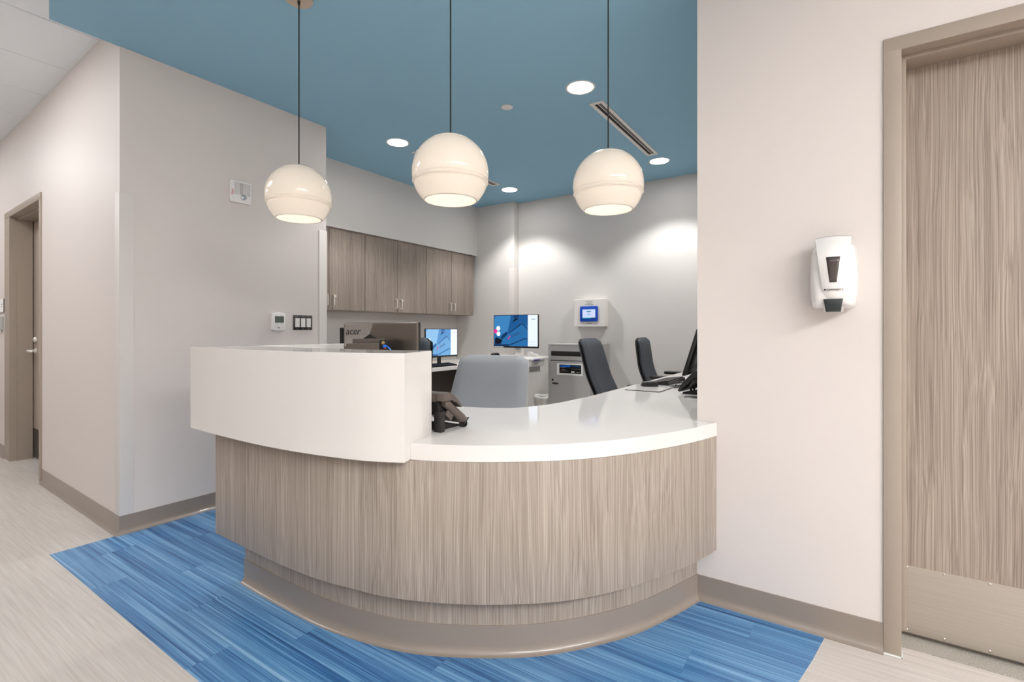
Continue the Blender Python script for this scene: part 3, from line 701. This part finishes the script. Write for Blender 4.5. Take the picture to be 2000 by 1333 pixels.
# ================================================================== DESK PHONES
def phone(label, loc, rz, m1='phone'):
    t = thing('desk_phone', label, 'telephone', loc, rz, 'desk phones')
    prof = [(.07, .146), (.036, .149), (.016, .140), (-.012, .116), (-.037, .090), (-.052, .078), (-.088, .020), (-.080, .012), (-.035, .055), (.012, .100), (.045, .110), (.07, .114)]
    MB().prism(prof, -.052, .092, .002, 'x').build('body' , m1, t, smooth=R(30))
    MB().prism([(.07, .147), (.036, .150), (.016, .141), (-.012, .117), (-.037, .091), (-.033, .084), (-.004, .106), (.022, .118), (.07, .118)], -.094, -.0525, .0015, 'x').build('hood' , m1, t, smooth=R(30))
    hs = MB().tube([(-.075, .052, .104), (-.075, .04, .108), (-.075, .02, .094), (-.075, -.02, .064), (-.075, -.055, .036), (-.075, -.072, .028)], [.012, .0185, .0165, .0165, .0185, .012], 14)
    hs.build('handset' , m1, t, smooth=R(50))
    MB().prism([(.04, .112), (.066, .112), (.062, .076), (.052, .060), (.02, .068), (.0, .085)], -.06, .07, .002, 'x').build('cradle_block', 'phoned', t)
    MB().prism([(.048, .08), (.072, .08), (.075, .0), (.052, .0)], -.082, -.045, .003, 'x').build('foot', 'phoned', t, smooth=R(40))
    MB().prism([(.048, .08), (.072, .08), (.075, .0), (.052, .0)], .045, .082, .003, 'x').build('foot', 'phoned', t, smooth=R(40))
    MB().prism([(.014, .094), (-.018, .068), (.008, .034), (.040, .062)], -.076, -.066, .002, 'x').build('side_bracket', m1, t)
    MB().prism([(.05, .03), (-.07, .008), (-.07, .0), (.05, .0)], -.05, .06, .002, 'x').build('underside', 'phoned', t)
    pts = [(-.075 + .010 * math.cos(a * 1.0), -.058 - .0026 * (a / 6.283) * 3.4, .0115 + .010 * math.sin(a)) for a in [k * .35 for k in range(110)]]
    pts = [(-.088 + .0048 * (k * .35 / 6.283) * 1.2, -.066 + .0105 * math.cos(k * .35), .0125 + .0105 * math.sin(k * .35)) for k in range(90)]
    MB().tube([(-.075, -.072, .03)] + [(-.085, -.088, .035)] + pts + [(.0, -.03, .004), (.02, .02, .006)], .0026, 6).build('coiled_cord', 'phoned', t, smooth=R(50))
    return t
phone('dark brown desk phone with coiled cord against the end of the raised counter', (1.472, 1.338, .76), math.pi / 2)
phone('black desk phone at the right end of the desk, half hidden by the wall edge', (3.15, .735, .76), R(170), 'black')

# ================================================================== CHAIRS
def chair(label, loc, rz, fab, shell, hb, arms=True, hw=.205, lean=.10, group='office chairs behind the desk', topr=.22, armz=.706):
    """faces local -y"""
    t = thing('office_chair', label, 'chair', loc, rz, group)
    z0 = .50; h = hb - z0
    wid = lambda q: hw * (1 - .20 * max(0, q - .25) ** 1.5) * (.80 + .2 * min(1, q * 4)) * (1 - max(0, (q - .93) / .07) ** 2 * topr)
    cy = lambda q: .245 + lean * q ** 1.6 - .045 * math.exp(-((q - .22) / .2) ** 2)
    MB().pillow(wid, h, cy, .062, 14, 20, .02, 7).move(at(0, 0, z0)).build('backrest', fab, t, smooth=R(75))
    MB().pillow(lambda q: wid(q) * .985, h, lambda q: cy(q) + .03, .036, 14, 20, .024, 8).move(at(0, 0, z0 - .004)).build('back_shell', shell, t, smooth=R(75))
    MB().prism(rect(.24, .235, .07), .43, .50, .025).build('seat', fab, t, smooth=R(40))
    MB().prism(rect(.22, .21, .07), .405, .43, .006).build('seat_pan', shell, t, smooth=R(40))
    MB().tube([(0, .20, .42), (0, .30, .43), (0, .315, .50), (0, .30, .62)], .022, 10).build('back_bracket', 'black', t)
    if arms:
        for sx in (-1, 1):
            a = MB().prism(rect(.042, .092, .036), .0, .026, .008).move(at(sx * .285, .075, armz)).build('armrest', 'black', t, smooth=R(40))
            MB().tube([(sx * .2, .06, .42), (sx * .285, .06, .44), (sx * .29, .06, .52), (sx * .285, .06, armz)], [.018, .018, .02, .024], 10).build('arm_post', 'black', a)
    else:
        MB().box(hw * .86, hw * .86 + .018, .27, .30, .62, .70, .004).build('adjust_knob', 'black', t)
        MB().box(hw * .72, hw * .72 + .03, .255, .285, .46, .63, .006).build('side_bracket', 'gplast', t)
    MB().lathe([(0, .405), (.03, .405), (.03, .25), (.022, .25), (.022, .09), (.04, .085), (.04, .06), (0, .06)], seg=20).build('gas_lift', 'black', t, smooth=R(40))
    for k in range(5):
        a = R(72 * k + 20); d = Vector((math.cos(a), math.sin(a), 0))
        lg = MB().tube([d * .03 + Vector((0, 0, .085)), d * .18 + Vector((0, 0, .075)), d * .29 + Vector((0, 0, .062))], [.024, .018, .013], 8).build('base_arm', 'black', t, smooth=R(50))
        MB().lathe([(0, -.012), (.022, -.012), (.0265, -.006), (.0265, .006), (.022, .012), (0, .012)], seg=16).move(at(*(d * .29 + Vector((0, 0, .0268)))) @ Matrix.Rotation(a, 4, 'Z') @ Matrix.Rotation(math.pi / 2, 4, 'X')).build('caster', 'black', lg, smooth=R(40))
    return t
chair('light grey office chair seen through the gap beside the desk phone', (2.12, 1.745, 0), R(-82), 'gfab', 'gplast', .992, False, .268, .12, topr=.10)
chair('dark office chair whose back corner shows right of the brushed metal monitor', (2.33, 2.648, 0), R(-90), 'dfab', 'black', 1.093, True, .21, .06)
chair('charcoal office chair tilted in front of the grey document bin', (3.63, 1.30, 0), R(1), 'dfab', 'black', 1.085, True, .2, .125, topr=.2, armz=.672)
chair('charcoal office chair with black armrests farthest right by the desk', (4.765, 1.32, 0), R(4), 'dfab', 'black', 1.078, True, .19, .055, topr=.2)

# ================================================================== OFFICE FURNITURE AT THE BACK
t = thing('document_bin', 'grey metal document bin with black slot and pasted notice against the back wall', 'cabinet', (4.975, 2.426, 0))
MB().box(4.755, 5.188, 2.162, 2.69, .05, .985, .002).box(4.75, 5.188, 2.158, 2.694, .985, 1.0, .002).box(4.75, 5.188, 2.158, 2.186, .05, .985, .001).box(4.75, 5.188, 2.666, 2.694, .05, .985, .001).build('body', 'gmetal', t, world=True)
MB().box(4.78, 5.16, 2.18, 2.675, 0, .05).build('plinth', 'void', t, world=True)
MB().prism(sh(rect(.235, .026, .012), 2.426, .895), 4.7535, 4.757, 0, 'x').build('paper_slot', 'blackg', t, world=True)
dr = MB().box(4.747, 4.7545, 2.19, 2.663, .07, .815, .0015).build('bin_door', 'gmetal', t, world=True)
MB().box(4.752, 4.7545, 2.187, 2.665, .815, .823).build('door_gap', 'void', t, world=True)
nt = MB().box(4.7455, 4.747, 2.275, 2.585, .665, .79).build('paper_notice', 'paper', dr, world=True)
nb = MB().box(4.7448, 4.7456, 2.293, 2.553, .685, .778).build('printed_panel', 'ink', dr, world=True); nb.data.materials[0] = W_['blackg']
for n, m_, (y0, y1, z0, z1) in (('printed_block', 'bluec', (2.42, 2.545, .752, .774)), ('printed_line', 'paper', (2.49, 2.543, .765, .771)), ('printed_line', 'bluec', (2.305, 2.405, .759, .763)),
                                ('printed_line', 'greyink', (2.475, 2.54, .744, .748)), ('printed_line', 'greyink', (2.48, 2.53, .722, .726)), ('printed_line', 'greyink', (2.305, 2.41, .733, .736)),
                                ('printed_line', 'greyink', (2.455, 2.52, .708, .712)), ('printed_mark', 'red', (2.523, 2.54, .707, .713)), ('printed_mark', 'paper', (2.37, 2.41, .695, .710)), ('printed_line', 'greyink', (2.305, 2.35, .700, .705))):
    MB().box(4.7443, 4.7449, y0, y1, z0, z1).build(n, m_, dr, world=True)
MB().lathe([(0, .008), (.009, .007), (.012, 0)], seg=16).move(at(4.747, 2.637, .607) @ Matrix.Rotation(-math.pi / 2, 4, 'Y')).build('key_lock', 'black', dr, world=True)
MB().box(4.741, 4.747, 2.566, 2.637, .562, .578, .001).build('name_plate', 'dsteel', dr, world=True)

t = thing('wall_terminal', 'white wall-mounted box with small blue-framed touch screen above the document bin', 'terminal', (5.192, 2.366, 1.345), -math.pi / 2)
MB().box(-.187, .187, -.092, 0, -.155, .155, .004).build('enclosure', 'wplast2', t)
f = MB().prism(sh(rect(.108, .086, .012), .0, -.012), -.104, -.0915, .003, 'y').build('screen_frame', 'bplast', t, smooth=R(40))
flat(sh(rect(.078, .05, .001), .002, -.012), -.1042, 'screen', SC('term_pale', 198, 208, 245), f)
for n, c, (x0, x1, z0, z1) in (('screen_block', SC('term_green', 60, 170, 165), (-.076, .03, -.062, -.053)), ('screen_block', SC('term_dark', 45, 40, 60), (.03, .08, -.062, -.054)), ('screen_block', SC('term_teal', 30, 90, 100), (-.024, .028, .010, .017)),
                               ('screen_block', SC('term_green', 60, 170, 165), (-.024, .028, .017, .022)), ('screen_block', SC('term_green', 60, 170, 165), (-.024, .028, -.026, -.018)), ('screen_block', SC('term_grey', 130, 150, 190), (-.006, .010, -.006, .004))):
    MB().box(x0, x1, -.1048, -.1043, z0, z1).build(n, c, f)
for z, a, b in ((.125, -.045, .045), (.108, -.03, .03), (.092, -.05, .05), (-.118, -.03, .03)): MB().box(a, b, -.0928, -.0919, z - .0035, z + .0035).build('printed_line', 'greyink', t)

t = thing('computer_cart', 'white rolling computer cart in front of the back wall', 'cart', (4.30, 2.85, 0))
ws = [(4.07, 2.56), (4.12, 2.50), (4.42, 2.50), (4.52, 2.58), (4.52, 3.18), (4.44, 3.26), (4.12, 3.26), (4.07, 3.20)]
MB().prism(ws, .852, .878, .006).build('work_surface', 'wplast', t, world=True, smooth=R(40))
MB().prism([(4.12, 2.50), (4.14, 2.484), (4.22, 2.484), (4.24, 2.50)], .85, .862, .003).build('corner_bumper', 'navy', t, world=True)
MB().box(4.08, 4.42, 2.56, 3.2, .80, .851, .004).build('drawer_housing', 'wplast2', t, world=True)
MB().box(4.077, 4.082, 2.585, 2.72, .805, .846).build('drawer_slot', 'void', t, world=True)
MB().box(4.077, 4.082, 2.735, 3.18, .805, .846).build('drawer_slot', 'void', t, world=True)
MB().box(4.09, 4.40, 2.59, 3.1, .735, .797, .004).build('lower_drawer', 'gplast', t, world=True)
MB().box(4.085, 4.40, 2.58, 3.12, .722, .734, .003).build('drawer_tray', 'wplast2', t, world=True)
MB().box(4.10, 4.36, 2.515, 2.558, .79, .85, .006).build('accessory_box', 'gplast', t, world=True)
MB().box(4.345, 4.405, 2.79, 2.87, .878, 1.20, .01).build('monitor_post', 'wplast', t, world=True)
MB().box(4.31, 4.37, 2.79, 2.87, 1.07, 1.15, .004).build('monitor_mount', 'wplast2', t, world=True)
MB().box(4.22, 4.34, 2.80, 2.92, .12, .721, .012).build('column', 'wplast2', t, world=True)
for sx in (-1, 1):
    for sy in (-1, 1):
        a = MB().tube([(4.28, 2.86, .12), (4.28 + sx * .12, 2.86 + sy * .15, .105), (4.28 + sx * .2, 2.86 + sy * .25, .09)], [.03, .024, .02], 8).build('base_arm', 'wplast2', t, world=True)
        MB().lathe([(0, -.015), (.03, -.015), (.035, -.008), (.035, .008), (.03, .015), (0, .015)], seg=16).move(at(4.28 + sx * .2, 2.86 + sy * .25, .0355) @ Matrix.Rotation(math.pi / 2, 4, 'X')).build('caster', 'gplast', a, world=True)
t = thing('barcode_scanner', 'white handheld scanner lying on the right end of the cart top', 'scanner', (4.30, 2.60, .878), R(70))
MB().tube([(-.06, 0, .016), (0, 0, .022), (.05, 0, .030)], [.012, .014, .016], 10).build('handle', 'wplast2', t, smooth=R(50))
MB().box(.045, .095, -.026, .026, .012, .050, .01).build('head', 'wplast2', t, smooth=R(40))
t = thing('computer_mouse', 'black mouse with a short cable on the white cart top', 'mouse', (4.20, 3.02, .878), R(90), 'computer mice')
def mouse_parts(t):
    MB().pillow(lambda q: .031 * (.55 + .45 * math.sin(math.pi * min(1, .25 + q * .6))), .115, lambda q: 0, .062, 10, 10, 0, 3).move(at(0, -.0575, 0) @ Matrix.Rotation(-math.pi / 2, 4, 'X') @ at(0, -.0, 0)).build('body', 'black', t, smooth=R(60))
    for v in t.children[0].data.vertices: v.co.z = max(0, v.co.z + .004)
mouse_parts(t)
MB().tube([(0, .058, .008), (.0, .10, .006), (-.02, .14, .003), (-.03, .20, .003)], .002, 6).build('mouse_cable', 'black', t)

t = thing('waste_bin', 'small grey waste bin with white liner on the floor by the back wall', 'waste bin', (4.96, 2.842, 0))
MB().lathe([(0, 0), (.105, 0), (.135, .36), (.140, .37), (.131, .37), (.102, .012), (0, .012)], seg=28).build('bin_body', 'bin', t, smooth=R(40))
lt = MB(); rg = []
for z, r0, amp in ((.29, .1345, .002), (.325, .1385, .004), (.37, .1435, .006), (.392, .142, .008), (.398, .13, .006), (.375, .122, .006), (.25, .108, .004)):
    rg.append([lt.b.verts.new(((r0 + amp * math.sin(7 * a + z * 40) + amp * .6 * math.sin(13 * a)) * math.cos(a), (r0 + amp * math.sin(7 * a + z * 40) + amp * .6 * math.sin(13 * a)) * math.sin(a), z + amp * math.sin(5 * a + 1))) for a in [2 * math.pi * k / 48 for k in range(48)]])
for A, B in zip(rg[:-1], rg[1:]):
    for i in range(48): lt.b.faces.new((A[i], A[(i + 1) % 48], B[(i + 1) % 48], B[i]))
lt.build('liner', 'liner', t, smooth=4)

# ================================================================== SMALL THINGS ON THE RIGHT RUN OF THE DESK
def keyboard(label, loc, rz):
    t = thing('keyboard', label, 'keyboard', loc, rz, 'keyboards')
    MB().prism([(-.075, .004), (-.075, 0), (.075, 0), (.075, .022), (.07, .024)], -.22, .22, .001, 'x').build('case', 'black', t)
    k = MB()
    for r in range(6):
        for c_ in range(21):
            x = -.21 + c_ * .0202; y = -.066 + r * .0225; z = .007 + (y + .075) * .135
            k.box(x, x + .017, y, y + .019, z - .003, z + .007)
    ko = k.build('keys', 'dsteel', t); ko.data.materials[0] = W_['black']; ko['kind'] = 'stuff'
    return t
keyboard('black keyboard on the right run of the desk beside the mouse', (3.70, 1.085, .76), math.pi)
keyboard('black keyboard on the back counter in front of the pale blue monitor', (3.95, 3.572, .763), 0)
t = thing('mouse_pad', 'thin pale mouse pad with black edge on the right run of the desk', 'mouse pad', (3.235, 1.06, .76))
MB().prism(rect(.1655, .1155, .012), 0, .004).build('base', 'black', t)
MB().prism(rect(.162, .112, .012), .004, .0047).build('top_sheet', 'white', t)
t = thing('computer_mouse', 'black mouse with red accent on the pale mouse pad', 'mouse', (3.33, 1.095, .7648), R(35), 'computer mice')
mouse_parts(t)
MB().box(-.012, .012, -.05, -.036, .020, .0275, .002).build('red_accent', mat('red_plastic', lin(200, 60, 50), .4), t)
t = thing('cable_bundle', 'tangle of black cables lying between keyboard and monitor', 'cable', (3.6, .93, .76))
MB().tube([(3.40, .98, .764), (3.5, .93, .766), (3.62, .95, .764), (3.75, .92, .766), (3.86, .88, .764), (3.98, .86, .78), (4.0, .86, .86)], .004, 6).tube([(3.34, .93, .764), (3.46, .89, .77), (3.58, .90, .764), (3.66, .94, .77), (3.55, .97, .775), (3.44, .95, .77)], .004, 6).build('loose_cable', 'black', t, world=True)
MB().tube([(3.52, .88, .765), (3.60, .87, .80), (3.68, .88, .85), (3.78, .90, .862), (3.9, .90, .865)], .0035, 6).build('hanging_cable', 'black', t, world=True)
t = thing('cable_grommet', 'flat black round grommet cap on the desk near the wall edge', 'grommet', (2.94, .722, .76))
MB().lathe([(0, .006), (.03, .006), (.041, .002), (.042, 0)], seg=32).build('cap', 'black', t, smooth=R(40))
